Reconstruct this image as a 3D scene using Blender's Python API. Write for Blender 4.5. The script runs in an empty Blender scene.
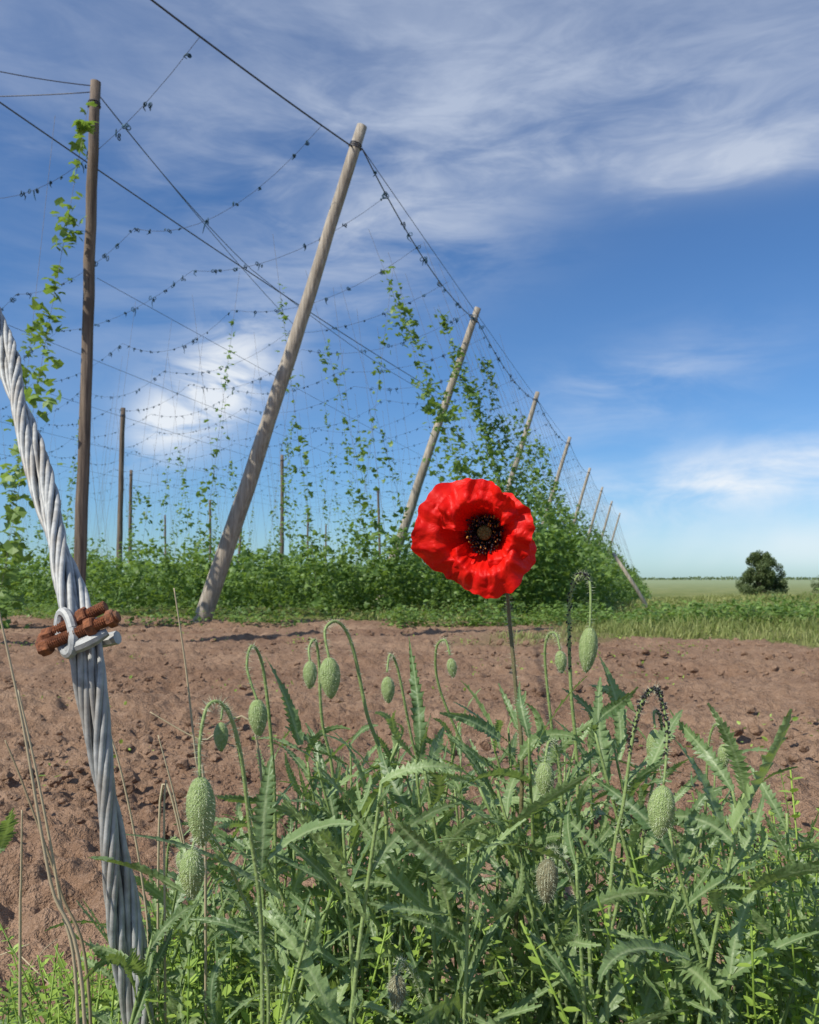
import bpy, math, random
import numpy as np
from mathutils import Vector, Matrix, Quaternion
random.seed(11); rng=np.random.default_rng(5)
scene=bpy.context.scene
CAM_H=0.6; F=819.0
def S(u,v,y):
    """survey: bearing/rise read from a 1:1 sighting at distance y -> world metres"""
    return Vector((y*(u-409.5)/F, y, CAM_H+y*(580-v)/F))
def sst(a,b,x):
    t=np.clip((x-a)/(b-a),0,1); return t*t*(3-2*t)
# ---------------------------------------------------------------- noise
def _h(xi,yi,seed):
    n=(xi*374761393+yi*668265263+seed*1442695041)&0x7fffffff
    n=((n^(n>>13))*1274126177)&0x7fffffff
    n=n^(n>>16)
    return (n&0xffffff)/float(0xffffff)
def vnoise(x,y,seed=0):
    x=np.asarray(x,dtype=float);y=np.asarray(y,dtype=float)
    xf=np.floor(x);yf=np.floor(y);xi=xf.astype(np.int64);yi=yf.astype(np.int64)
    fx=x-xf;fy=y-yf;fx=fx*fx*(3-2*fx);fy=fy*fy*(3-2*fy)
    a=_h(xi,yi,seed);b=_h(xi+1,yi,seed);c=_h(xi,yi+1,seed);d=_h(xi+1,yi+1,seed)
    return (a*(1-fx)+b*fx)*(1-fy)+(c*(1-fx)+d*fx)*fy
def fbm(x,y,o=4,seed=0):
    s=0;a=.5;t=0
    for i in range(o):
        s=s+a*vnoise(x*2**i+i*17.3,y*2**i+i*9.1,seed+i);t+=a;a*=.5
    return s/t
def terrain(x,y):
    verge=.26*sst(2.5,6,x-.12*np.asarray(y))*sst(7,14,y)*(1-sst(30,60,y))
    return -1.0*sst(11,55,y)+1.75*sst(90,420,y)+verge
def edge_x(y): return -0.64+0.3075*(y-11)
def grass_mask(x,y):
    n=fbm(x*.7,y*.7,4,3)-.5
    g=sst(-.6,.6,(y-8.0+0.45*np.clip(x-2,0,6))+n*5)*sst(-1,1.2,x-1.6+n*3)
    g2=sst(-.5,.7,(y-12.2-np.maximum(0,-x-2)*.5)+n*3)
    return np.clip(np.maximum(g,g2),0,1)
# ---------------------------------------------------------------- materials
def newmat(name):
    m=bpy.data.materials.new(name);m.use_nodes=True
    nt=m.node_tree;nt.nodes.clear()
    return m,nt
class NB:
    def __init__(s,nt): s.nt=nt
    def n(s,t,**k):
        nd=s.nt.nodes.new(t)
        for a,b in k.items(): setattr(nd,a,b)
        return nd
    def l(s,a,b): s.nt.links.new(a,b)
    def put(s,inp,v):
        if isinstance(v,bpy.types.NodeSocket): s.l(v,inp)
        else: inp.default_value=v
    def m(s,op,a,b=None,c=None,clamp=False):
        nd=s.n('ShaderNodeMath',operation=op);nd.use_clamp=clamp
        s.put(nd.inputs[0],a)
        if b is not None:s.put(nd.inputs[1],b)
        if c is not None:s.put(nd.inputs[2],c)
        return nd.outputs[0]
    def mix(s,f,a,b,bt='MIX'):
        nd=s.n('ShaderNodeMix',data_type='RGBA',blend_type=bt)
        s.put(nd.inputs[0],f);s.put(nd.inputs[6],a);s.put(nd.inputs[7],b)
        return nd.outputs[2]
    def noise(s,vec,scale,detail=4,rough=.55,dist=0):
        nd=s.n('ShaderNodeTexNoise');nd.inputs['Scale'].default_value=scale
        nd.inputs['Detail'].default_value=detail;nd.inputs['Roughness'].default_value=rough
        nd.inputs['Distortion'].default_value=dist
        if vec is not None:s.l(vec,nd.inputs['Vector'])
        return nd.outputs['Fac']
    def mr(s,v,a,b,c=0,d=1,smooth=False):
        nd=s.n('ShaderNodeMapRange');nd.clamp=True
        if smooth: nd.interpolation_type='SMOOTHSTEP'
        s.put(nd.inputs[0],v)
        for i,q in enumerate((a,b,c,d)): nd.inputs[i+1].default_value=q
        return nd.outputs[0]
    def attr(s,name): return s.n('ShaderNodeAttribute',attribute_name=name).outputs['Fac']
    def pos(s): return s.n('ShaderNodeNewGeometry').outputs['Position']
    def scalev(s,vec,sc,rot=(0,0,0)):
        nd=s.n('ShaderNodeMapping');s.l(vec,nd.inputs[0]);nd.inputs['Scale'].default_value=sc;nd.inputs['Rotation'].default_value=rot
        return nd.outputs[0]
    def bump(s,h,st,dist=.01):
        nd=s.n('ShaderNodeBump');nd.inputs['Strength'].default_value=st;nd.inputs['Distance'].default_value=dist
        s.l(h,nd.inputs['Height']);return nd.outputs[0]
    def bsdf(s,col,rough=.6,normal=None,metal=0,spec=.5,transl=None,tf=0.3):
        p=s.n('ShaderNodeBsdfPrincipled')
        s.put(p.inputs['Base Color'],col);s.put(p.inputs['Roughness'],rough);s.put(p.inputs['Metallic'],metal)
        p.inputs['Specular IOR Level'].default_value=spec
        if normal is not None:s.l(normal,p.inputs['Normal'])
        out=s.n('ShaderNodeOutputMaterial')
        if transl is None: s.l(p.outputs[0],out.inputs[0])
        else:
            t=s.n('ShaderNodeBsdfTranslucent');s.put(t.inputs[0],transl)
            if normal is not None:s.l(normal,t.inputs['Normal'])
            mx=s.n('ShaderNodeMixShader');mx.inputs[0].default_value=tf
            s.l(p.outputs[0],mx.inputs[1]);s.l(t.outputs[0],mx.inputs[2]);s.l(mx.outputs[0],out.inputs[0])
        return p
def C(r,g,b): return (r,g,b,1)
def leaf_mat(name,dark,light,rib,rough=.5,tr=(0.16,0.3,0.04),tf=.3,ns=60,bumpst=.4,spec=.4,far=False):
    m,nt=newmat(name);b=NB(nt)
    t=b.attr('tint')
    if far:
        f=t
        c=b.mix(f,C(*dark),C(*light));nn=None
    else:
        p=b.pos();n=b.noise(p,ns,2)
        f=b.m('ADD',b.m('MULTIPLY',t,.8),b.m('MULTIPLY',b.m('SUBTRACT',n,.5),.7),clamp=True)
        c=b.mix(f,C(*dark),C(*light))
        r=b.attr('rib')
        c=b.mix(b.m('MULTIPLY',b.mr(r,.0,.22,1,0),.55),c,C(*rib))
        nn=b.bump(b.noise(p,ns*5,1),bumpst,.002)
    tc=b.mix(f,C(tr[0]*.7,tr[1]*.7,tr[2]*.7),C(*tr))
    b.bsdf(c,rough,nn,spec=spec,transl=tc,tf=tf)
    return m
M={}
M['poppyleaf']=leaf_mat('poppy_leaf',(.09,.16,.06),(.32,.43,.17),(.48,.56,.30),.45,tr=(.40,.56,.10),tf=.3,spec=.5)
M['stem']=leaf_mat('poppy_stem',(.19,.28,.08),(.36,.46,.17),(.26,.36,.11),.5,tr=(.3,.4,.1),tf=.15)
M['stemred']=leaf_mat('flower_stem',(.14,.13,.06),(.26,.22,.11),(.2,.2,.08),.5,tr=(.3,.3,.1),tf=.15)
M['bud']=leaf_mat('bud_skin',(.25,.35,.11),(.48,.58,.25),(.3,.4,.15),.55,tr=(.3,.4,.1),tf=.1,ns=300,bumpst=.8)
M['budold']=leaf_mat('bud_skin_old',(.2,.19,.1),(.34,.31,.18),(.3,.25,.15),.55,tr=(.3,.3,.1),tf=.1,ns=300,bumpst=.8)
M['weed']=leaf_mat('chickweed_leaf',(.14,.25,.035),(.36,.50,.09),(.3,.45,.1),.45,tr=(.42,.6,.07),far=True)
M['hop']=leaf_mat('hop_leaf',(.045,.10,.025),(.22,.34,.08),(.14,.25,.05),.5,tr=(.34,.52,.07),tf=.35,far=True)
M['grass']=leaf_mat('grass_blade',(.15,.20,.045),(.44,.43,.17),(.2,.25,.08),.6,tr=(.5,.52,.14),far=True)
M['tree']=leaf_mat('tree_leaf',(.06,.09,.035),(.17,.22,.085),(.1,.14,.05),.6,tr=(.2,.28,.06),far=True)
M['straw']=leaf_mat('straw',(.4,.31,.18),(.62,.52,.33),(.5,.4,.25),.6,tr=(.5,.4,.2),tf=.2,far=True)
def simple(name,col,rough=.6,metal=0,var=.4,ns=40,bs=.4,plain=False):
    m,nt=newmat(name);b=NB(nt);p=b.pos()
    n=b.noise(p,ns,1 if plain else 4)
    c=b.mix(b.mr(n,.3,.7),C(*[q*(1-var) for q in col]),C(*[q*(1+var*.6) for q in col]))
    b.bsdf(c,rough,None if plain else b.bump(n,bs,.003),metal=metal);return m
M['aphid']=simple('aphid_black',(.012,.011,.01),.5,plain=True)
M['hair']=simple('plant_hair',(.62,.66,.46),.5,var=.1,plain=True)
M['wire']=simple('dark_wire',(.06,.065,.085),.5,plain=True)
M['stringm']=simple('coir_string',(.2,.18,.16),.8,plain=True)
M['clip']=simple('blue_twine',(.01,.07,.12),.6,ns=9,var=.7,plain=True)
M['anther']=simple('anther_dark',(.02,.012,.018),.7,plain=True)
M['ovary']=simple('ovary',(.22,.15,.04),.7,ns=600)
m,nt=newmat('galvanised_steel');b=NB(nt);p=b.pos()
n=b.noise(p,120,5);n2=b.noise(p,22,5)
c=b.mix(b.mr(n,.3,.7),C(.26,.265,.25),C(.52,.52,.49))
c=b.mix(b.m('MULTIPLY',b.mr(n2,.48,.68),.6),c,C(.27,.22,.16))
b.bsdf(c,b.mr(n,.3,.7,.5,.72),b.bump(n,.5,.001),metal=.2);M['steel']=m
m,nt=newmat('rusty_iron');b=NB(nt);p=b.pos()
n=b.noise(p,260,6,.65);n2=b.noise(p,70,4)
c=b.mix(b.mr(n,.3,.7),C(.09,.03,.015),C(.38,.13,.045))
c=b.mix(b.m('MULTIPLY',b.mr(n2,.55,.7),.6),c,C(.33,.18,.1))
b.bsdf(c,.85,b.bump(n,.9,.003));M['rust']=m
def wood(name,a,bb):
    m,nt=newmat(name);b=NB(nt);p=b.pos()
    n=b.noise(b.scalev(p,(30,30,1.6)),1,6,.65)
    n2=b.noise(b.scalev(p,(3,3,.8)),1,4)
    c=b.mix(b.mr(n,.32,.68),C(*a),C(*bb))
    c=b.mix(b.m('MULTIPLY',b.mr(n2,.5,.7),.5),c,C(a[0]*.8,a[1]*.75,a[2]*.7))
    b.bsdf(c,.85,b.bump(n,.8,.02));return m
M['woodg']=wood('weathered_wood',(.21,.175,.13),(.50,.44,.35))
M['woodb']=wood('brown_wood',(.07,.05,.038),(.25,.19,.135))
# petals
m,nt=newmat('poppy_petal');b=NB(nt);p=b.pos()
th=b.attr('tint');r=b.attr('rib')
cx=b.n('ShaderNodeCombineXYZ');b.l(b.m('MULTIPLY',th,55),cx.inputs[0]);b.l(b.m('MULTIPLY',r,2.2),cx.inputs[1])
st=b.noise(cx.outputs[0],1,4,.6)
cx2=b.n('ShaderNodeCombineXYZ');b.l(b.m('MULTIPLY',th,190),cx2.inputs[0]);b.l(b.m('MULTIPLY',r,4),cx2.inputs[1])
st2=b.noise(cx2.outputs[0],1,3,.6)
wr=b.noise(p,48,5,.55,1.4)
c=b.mix(b.mr(st,.3,.7),C(.74,.004,.004),C(.94,.018,.006))
c=b.mix(b.mr(b.m('ADD',r,b.m('MULTIPLY',b.m('SUBTRACT',st2,.5),.2)),.16,.34,1,0,True),c,C(.04,.002,.008))
h=b.m('ADD',b.m('MULTIPLY',st,.25),b.m('MULTIPLY',st2,.22))
h=b.m('ADD',h,b.m('MULTIPLY',wr,1.3))
nn=b.bump(h,.5,.003)
b.bsdf(c,.5,nn,spec=.25,transl=c,tf=.28);M['petal']=m
# soil
m,nt=newmat('ground_soil');b=NB(nt);p=b.pos()
n1=b.noise(p,.9,4);n2=b.noise(p,14,5,.7);n3=b.noise(p,75,3,.7);n4=b.noise(p,260,2,.7)
c=b.mix(b.mr(n1,.35,.65),C(.30,.182,.115),C(.44,.29,.19))
c=b.mix(b.mr(n2,.35,.7),c,b.mix(1,c,C(.62,.58,.54),'MULTIPLY'))
c=b.mix(b.m('MULTIPLY',b.mr(n3,.5,.75),.5),c,C(.53,.37,.26))
c=b.mix(b.m('MULTIPLY',b.mr(n4,.52,.72),.45),c,C(.17,.10,.064))
g=b.attr('tint')
gn=b.noise(p,.35,4,.6);gn2=b.noise(p,6,4,.7)
gc=b.mix(b.mr(gn,.35,.65),C(.13,.165,.04),C(.31,.30,.11))
gc=b.mix(b.mr(gn2,.4,.7),gc,C(.12,.15,.04))
geo=b.n('ShaderNodeSeparateXYZ');b.l(p,geo.inputs[0])
gc=b.mix(b.mr(geo.outputs[1],80,260),gc,C(.25,.30,.16))
c=b.mix(g,c,gc)
hh=b.m('ADD',b.m('MULTIPLY',n2,1.0),b.m('ADD',b.m('MULTIPLY',n3,.5),b.m('MULTIPLY',n4,.16)))
b.bsdf(c,.95,b.bump(hh,1.0,.04),spec=.15);M['soil']=m
# ---------------------------------------------------------------- mesh builder
class MB:
    def __init__(s): s.v=[];s.f=[];s.t=[];s.r=[];s.mi=[];s.cm=0;s.parts=[]
    def add(s,verts,faces,tint=.5,rib=None):
        o=len(s.v);s.v.extend([tuple(q) for q in verts])
        s.f.extend([tuple(i+o for i in f) for f in faces]);s.mi.extend([s.cm]*len(faces))
        s.t.extend(tint if isinstance(tint,(list,tuple)) else [tint]*len(verts))
        s.r.extend(rib if rib is not None else [1.0]*len(verts))
    def tube(s,pts,rad,n=8,tint=.5,cap=True):
        pts=[Vector(q) for q in pts];k=len(pts)
        if not isinstance(rad,(list,tuple)): rad=[rad]*k
        up=None;V=[];Fc=[]
        for i in range(k):
            t=(pts[min(i+1,k-1)]-pts[max(i-1,0)])
            if t.length<1e-9:t=Vector((0,0,1))
            t.normalize()
            if up is None:
                up=t.cross(Vector((0,0,1)) if abs(t.z)<.9 else Vector((1,0,0))).normalized()
            up=(up-t*up.dot(t));up.normalize();w=t.cross(up)
            for j in range(n):
                a=2*math.pi*j/n;V.append(pts[i]+(up*math.cos(a)+w*math.sin(a))*rad[i])
        for i in range(k-1):
            for j in range(n):
                Fc.append((i*n+j,i*n+(j+1)%n,(i+1)*n+(j+1)%n,(i+1)*n+j))
        if cap:
            Fc.append(tuple(range(n-1,-1,-1)));Fc.append(tuple((k-1)*n+j for j in range(n)))
        s.add(V,Fc,tint)
    def obj(s,name,mats,smooth=True,parent=None):
        me=bpy.data.meshes.new(name+'_mesh');me.from_pydata(s.v,[],s.f)
        for mm in mats: me.materials.append(mm)
        a=me.attributes.new('tint','FLOAT','POINT');a.data.foreach_set('value',np.array(s.t,dtype=np.float32))
        a=me.attributes.new('rib','FLOAT','POINT');a.data.foreach_set('value',np.array(s.r,dtype=np.float32))
        me.polygons.foreach_set('material_index',np.array(s.mi,dtype=np.int32))
        me.polygons.foreach_set('use_smooth',np.full(len(me.polygons),smooth))
        me.update()
        o=bpy.data.objects.new(name,me);scene.collection.objects.link(o)
        if parent:o.parent=parent
        return o
def empty(name):
    o=bpy.data.objects.new(name,None);scene.collection.objects.link(o);return o
def np_obj(name,V,Fq,mat,tint=None,rib=None,smooth=False,parent=None):
    me=bpy.data.meshes.new(name+'_mesh')
    me.vertices.add(len(V));me.vertices.foreach_set('co',V.astype(np.float32).ravel())
    k=Fq.shape[1];me.loops.add(Fq.size);me.loops.foreach_set('vertex_index',Fq.astype(np.int32).ravel())
    me.polygons.add(len(Fq));me.polygons.foreach_set('loop_start',np.arange(0,Fq.size,k,dtype=np.int32))
    me.polygons.foreach_set('use_smooth',np.full(len(Fq),smooth))
    me.materials.append(mat)
    if tint is not None:
        a=me.attributes.new('tint','FLOAT','POINT');a.data.foreach_set('value',tint.astype(np.float32))
    a=me.attributes.new('rib','FLOAT','POINT');a.data.foreach_set('value',(rib if rib is not None else np.ones(len(V))).astype(np.float32))
    me.update(calc_edges=True);me.validate()
    o=bpy.data.objects.new(name,me);scene.collection.objects.link(o)
    if parent:o.parent=parent
    return o
def rot_rand(n,tilt=1.0):
    az=rng.uniform(0,2*np.pi,n);ti=rng.normal(0,tilt,n);sp=rng.uniform(0,2*np.pi,n)
    def Rz(a):
        m=np.zeros((n,3,3));m[:,0,0]=np.cos(a);m[:,0,1]=-np.sin(a);m[:,1,0]=np.sin(a);m[:,1,1]=np.cos(a);m[:,2,2]=1;return m
    m=np.zeros((n,3,3));m[:,0,0]=1;m[:,1,1]=np.cos(ti);m[:,1,2]=-np.sin(ti);m[:,2,1]=np.sin(ti);m[:,2,2]=np.cos(ti)
    return Rz(az)@m@Rz(sp)
def scatter(name,tv,tf,P,R,sc,mat,tint,smooth=False,parent=None):
    n=len(P);k=len(tv);sc=np.asarray(sc)
    if sc.ndim==1: sc=np.repeat(sc[:,None],3,1)
    V=np.einsum('nij,nkj->nki',R,tv[None,:,:]*sc[:,None,:])+P[:,None,:]
    Fq=(tf[None,:,:]+(np.arange(n)*k)[:,None,None]).reshape(-1,tf.shape[1])
    return np_obj(name,V.reshape(-1,3),Fq,mat,np.repeat(tint,k),smooth=smooth,parent=parent)
HV=np.array([[0,0,0],[.42,.1,-.08],[.5,.55,-.1],[.25,.5,.02],[0,1.05,-.12],[-.25,.5,.02],[-.5,.55,-.1],[-.42,.1,-.08],[0,.42,.06]],float)
HF=np.array([[8,0,1],[8,1,2],[8,2,3],[8,3,4],[8,4,5],[8,5,6],[8,6,7],[8,7,0]])
OV=np.array([[0,0,0],[.28,.3,.03],[.25,.7,.02],[0,1,-.05],[-.25,.7,.02],[-.28,.3,.03],[0,.5,-.03]],float)
OF=np.array([[6,0,1],[6,1,2],[6,2,3],[6,3,4],[6,4,5],[6,5,0]])
# ---------------------------------------------------------------- ground
nth=640;A=np.concatenate([np.linspace(-.95,.95,nth),np.linspace(.95,2*math.pi-.95,62)[1:-1]])
Rr=np.concatenate([[0.02],np.exp(np.linspace(math.log(.35),math.log(14),560)),np.exp(np.linspace(math.log(14),math.log(3500),180))[1:]])
AA,RR=np.meshgrid(A,Rr);X=RR*np.sin(AA);Y=RR*np.cos(AA)
Z=terrain(X,Y);G=grass_mask(X,Y)
fade=np.clip(1-RR/60,0,1)
rough=fbm(X*1.3,Y*1.6,3,7)-.5
cl=fbm(X*6,Y*7,3,21);cl2=fbm(X*22,Y*22,3,31);cl3=fbm(X*70,Y*70,2,41);cl4=fbm(X*12+5,Y*14,2,51)
furrow=np.sin((Y+0.35*np.sin(X*.5)+.5*rough)*2*np.pi/1.15)
patch=.5+1.2*fbm(X*.8,Y*1.5,2,91)
D=.10*rough+.022*furrow*(1-G)+patch*(.07*np.abs(cl-.5)+.06*np.clip(cl4-.5,0,1)+.065*np.clip(cl2-.42,0,1))*(1-.5*G)+.016*(cl3-.5)
for yc in (3.3,5.1):
    dtr=Y-yc-.05*X-.15*np.sin(X*.7);D=D-.045*np.exp(-(dtr/.22)**2)*(1-G)+.012*np.exp(-(dtr/.24)**2)*np.sin((X+np.abs(dtr)*.8)*2*np.pi/.22)
Z=Z+D*fade-.02
V=np.stack([X,Y,Z],-1).reshape(-1,3)
nr,nc=X.shape
i,j=np.meshgrid(np.arange(nr-1),np.arange(nc),indexing='ij')
j2=(j+1)%nc
Fq=np.stack([i*nc+j,(i+1)*nc+j,(i+1)*nc+j2,i*nc+j2],-1).reshape(-1,4)[:,::-1]
np_obj('ground',V,Fq,M['soil'],G.ravel(),smooth=True)
def rough_ball(seed,sub=2):
    import bmesh
    bm=bmesh.new();bmesh.ops.create_icosphere(bm,subdivisions=sub,radius=1)
    r=random.Random(seed)
    dirs=[(Vector((r.gauss(0,1),r.gauss(0,1),r.gauss(0,1))).normalized(),r.uniform(.55,.9)) for _ in range(9)]
    for v in bm.verts:
        for d,k in dirs:
            q=v.co.dot(d)
            if q>k: v.co-=d*(q-k)
        v.co*=r.uniform(.9,1.08);v.co.z*=.7
    tv=np.array([v.co[:] for v in bm.verts]);tf=np.array([[v.index for v in f.verts] for f in bm.faces]);bm.free();return tv,tf
clods=empty('soil_clods')
for k in range(5):
    tv,tf=rough_ball(k+3);n=3200
    rr=np.exp(rng.uniform(math.log(.9),math.log(14),n));aa=rng.uniform(-.75,.75,n)
    x=rr*np.sin(aa);y=rr*np.cos(aa);keep=(grass_mask(x,y)<.5)&(fbm(x*1.1,y*2,2,92)>rng.uniform(.25,.65,n));x=x[keep];y=y[keep];n=len(x)
    s=np.exp(rng.normal(math.log(.0065),.65,n))*(0.8+.08*np.hypot(x,y));s=np.minimum(s,.045)
    z=terrain(x,y)+.006+s*.15
    scatter('clod_heap_%d'%k,tv,tf,np.stack([x,y,z],1),rot_rand(n,.5),s,M['soil'],np.zeros(n),smooth=False,parent=clods)
# ---------------------------------------------------------------- grass
BV=np.array([[-.5,0,0],[.5,0,0],[.35,.12,.55],[-.35,.12,.55],[0,.45,1.0]],float);BF3=np.array([[0,1,2],[0,2,3],[3,2,4]])
n=110000
rr=np.exp(rng.uniform(math.log(5.5),math.log(80),n));aa=rng.uniform(-.1,.75,n)
x=rr*np.sin(aa);y=rr*np.cos(aa)
keep=(grass_mask(x,y)*fbm(x*1.1,y*1.1,3,77)>rng.uniform(.12,.6,n))&(x>edge_x(y)-1)
x=x[keep];y=y[keep];n=len(x);dd=np.hypot(x,y)
tuft=fbm(x*.6,y*.6,3,78)
hgt=rng.uniform(.04,.16,n)*(.2+2.2*tuft**1.7);w=.004+.0011*dd
scatter('grass',BV,BF3,np.stack([x,y,terrain(x,y)-.01],1),rot_rand(n,.35),np.stack([w,hgt,hgt],1),M['grass'],np.clip(rng.uniform(-.1,.5,n)+1.0*(fbm(x*.3,y*.3,2,79)-.25),0,1))
n=22000
x=rng.uniform(-9,6,n);y=10.4+np.maximum(0,-x-3)*.6+np.abs(rng.normal(0,1.3,n))
c=fbm(x*1.2,y*1.2,3,50);keep=c>rng.uniform(.38,.66,n);x=x[keep];y=y[keep];n=len(x)
z=terrain(x,y)+rng.uniform(0,.24,n)*fbm(x*2,y*2,2,9)*1.8
scatter('headland_weeds',HV,HF,np.stack([x,y,z],1),rot_rand(n,.6),rng.uniform(.03,.075,n),M['hop'],rng.uniform(.1,1,n))
n=9000
x=rng.uniform(-3.5,5,n);y=rng.uniform(2.2,10,n)
cc=fbm(x*2.1,y*2.1,3,60);keep=(cc>.70)|((x>.9)&(cc>.62)&(y>2.5)&(y<6));x=x[keep];y=y[keep];n=len(x)
scatter('seedling_weeds',OV,OF,np.stack([x,y,terrain(x,y)+.01+rng.uniform(0,.05,n)],1),rot_rand(n,.7),rng.uniform(.01,.03,n),M['weed'],rng.uniform(.1,1,n))
# ---------------------------------------------------------------- poles
def pole(base,top,r0,r1,mat,seed=0):
    mb=MB();base=Vector(base);top=Vector(top);r=random.Random(seed);k=16;pts=[];rad=[]
    bend=Vector((r.uniform(-1,1),r.uniform(-1,1),0))*.035
    for i in range(k+1):
        t=i/k;pts.append(base.lerp(top,t)+bend*math.sin(math.pi*t)+Vector((r.gauss(0,.004),r.gauss(0,.004),0)))
        rad.append((r0+(r1-r0)*t**.8)*r.uniform(.97,1.03))
    mb.tube(pts,rad,14)
    ax=(top-base).normalized();c=top-ax*.3
    u=ax.cross(Vector((0,1,0))).normalized();w=ax.cross(u);mb.cm=1
    for q in range(3):
        ring=[c+ax*(q*.025)+(u*math.cos(a)+w*math.sin(a))*(r1*1.08) for a in [2*math.pi*s/16 for s in range(17)]]
        mb.tube(ring,.008,5,cap=False)
    mb.tube([top-ax*.3-u*r1*1.3,top-ax*.3+u*r1*1.3],.012,6)
    return mb.obj('wooden_pole',[mat,M['wire']])
def T(x,y): return float(terrain(x,y))
edge=[(11,362,126),(18,478,308),(27,538,392),(36,570,437),(46,590,468),(56,602.5,487),(66,612,501),(77,620,513)]
tops=[]
for i,(y,u,v) in enumerate(edge):
    t=S(u,v,y);tops.append(t)
    bx=t.x-(2.34 if i==0 else 2.3);by=y+(.4 if i==0 else .2)
    pole((bx,by,T(bx,by)-.25),t,.130,.072,M['woodg'],i)
lp=S(95,82,10);pole((-4.1,10.1,-.2),lp,.08,.062,M['woodb'],40)
outp=Vector((-3.75,6.2,6.7));pole((-5.9,6.3,-.2),outp,.13,.08,M['woodg'],41)
for q,(u,v,y,ub) in enumerate([(123,408,29,118),(131,470,45,130),(282,455,40,281),(243,490,55,236),(210,500,62,210),(308,510,72,308),(378,488,55,380),(326,524,90,326),(165,515,75,166),(60,500,58,58)]):
    t=S(u,v,y);x2=y*(ub-409.5)/F;pole((x2,y,T(x2,y)-.2),t,.11,.08,M['woodb'],50+q)
mb=MB();mb.tube([S(613,553,14),S(636,588,14),S(659,628,14)],[.028,.032,.036],9);mb.obj('wooden_stake',[M['woodg']])
# ---------------------------------------------------------------- wires
mb=MB()
def cat(a,b,sag,n=16):
    a=Vector(a);b=Vector(b)
    return [a.lerp(b,i/n)-Vector((0,0,4*sag*(i/n)*(1-i/n))) for i in range(n+1)]
hook=tops[0]-Vector((.1,0,.3));hook2=outp-Vector((0,0,.3))
mb.tube(cat(hook,hook2,.06),.011,5)
for i in range(len(tops)-1):
    o=Vector((0,0,.3))
    mb.tube(cat(tops[i]-o,tops[i+1]-o,.32),.009,5)
mb.tube(cat(tops[0]-Vector((0,0,.3)),tops[3]-Vector((0,0,.35)),.05),.006,4)
mb.tube(cat((-5.7,9.3,6.75),(1.0,27,6.75),.12),.011,5)
mb.tube(cat(outp-Vector((0,0,.2)),(-5.7,9.3,6.75),.05),.011,5)
mb.tube(cat(lp-Vector((0,0,.1)),(-3.1,16.1,6.7),.1),.007,5)
mb.tube(cat((-3.1,16.1,6.7),(1.2,28,6.7),.2),.007,5)
mb.tube(cat(lp-Vector((0,0,.1)),(-2.6,20,6.6),.1),.006,5)
mb.tube(cat(lp-Vector((0,0,.05)),(-6.5,9.2,6.85),.1),.006,5)
mb.tube(cat(lp-Vector((0,0,.12)),(-8.5,10.6,7.0),.1),.006,5)
for off in (-7,-11,-15,-20,-26):
    mb.tube(cat((edge_x(16)+off,16,6.5),(edge_x(75)+off,75,6.5),.2,30),.006,4)
clipP=[]
dv=Vector((-.75,.66,0)).normalized()
y0=6.9
rw=random.Random(9)
while y0<66:
    if y0<10.9:
        t=(y0-hook.y)/(hook2.y-hook.y);st_=hook.lerp(hook2,t)-Vector((0,0,.24*t*(1-t)))
    else: st_=Vector((edge_x(y0)-.05,y0,6.3))
    a=st_.copy();nseg=7 if y0<40 else 5
    for s_ in range(nseg):
        bb=a+dv*rw.uniform(4.4,5.6);bb.z=6.4+rw.uniform(-.15,.1);sag=rw.uniform(.25,.5)
        pts=cat(a,bb,sag,10);mb.tube(pts,.0034,4,cap=False)
        nn_=13
        for c_ in range(nn_):
            if rw.random()<.8:
                t=(c_+rw.uniform(.1,.9))/nn_;p=a.lerp(bb,t);p.z-=4*sag*t*(1-t);clipP.append(p)
        a=bb
    y0+=1.75 if y0<20 else 2.2
for i in range(3):
    a,b_=tops[i]-Vector((0,0,.3)),tops[i+1]-Vector((0,0,.3))
    for c_ in range(12):
        t=(c_+rw.random())/12;p=a.lerp(b_,t);p.z-=4*.32*t*(1-t);clipP.append(p)
mb.obj('trellis_wires',[M['wire']])
mb=MB()
for p in clipP:
    d=p.length
    if d>45 and rw.random()<.5: continue
    ns=6 if d<25 else 4
    big=rw.choice([.6,.8,1,1.5])
    for k in range(3 if d<25 else 2):
        ang=rw.uniform(0,6.28);r_=rw.uniform(.012,.03)*big
        o=Vector((rw.uniform(-.04,.04),rw.uniform(-.04,.04),rw.uniform(-.02,.01)))*big
        ring=[p+o+Vector((math.cos(ang)*math.cos(t)*r_,math.sin(ang)*math.cos(t)*r_,math.sin(t)*r_)) for t in [6.283*i/ns for i in range(ns+1)]]
        mb.tube(ring,.008,3,cap=False)
    if rw.random()<.7:
        l=rw.uniform(.03,.13)*big;mb.tube([p,p+Vector((rw.uniform(-.03,.03),0,-l*.5)),p+Vector((rw.uniform(-.05,.05),0,-l))],[.012,.01,.004],3,cap=False)
mb.obj('blue_twine_knots',[M['clip']])
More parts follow.
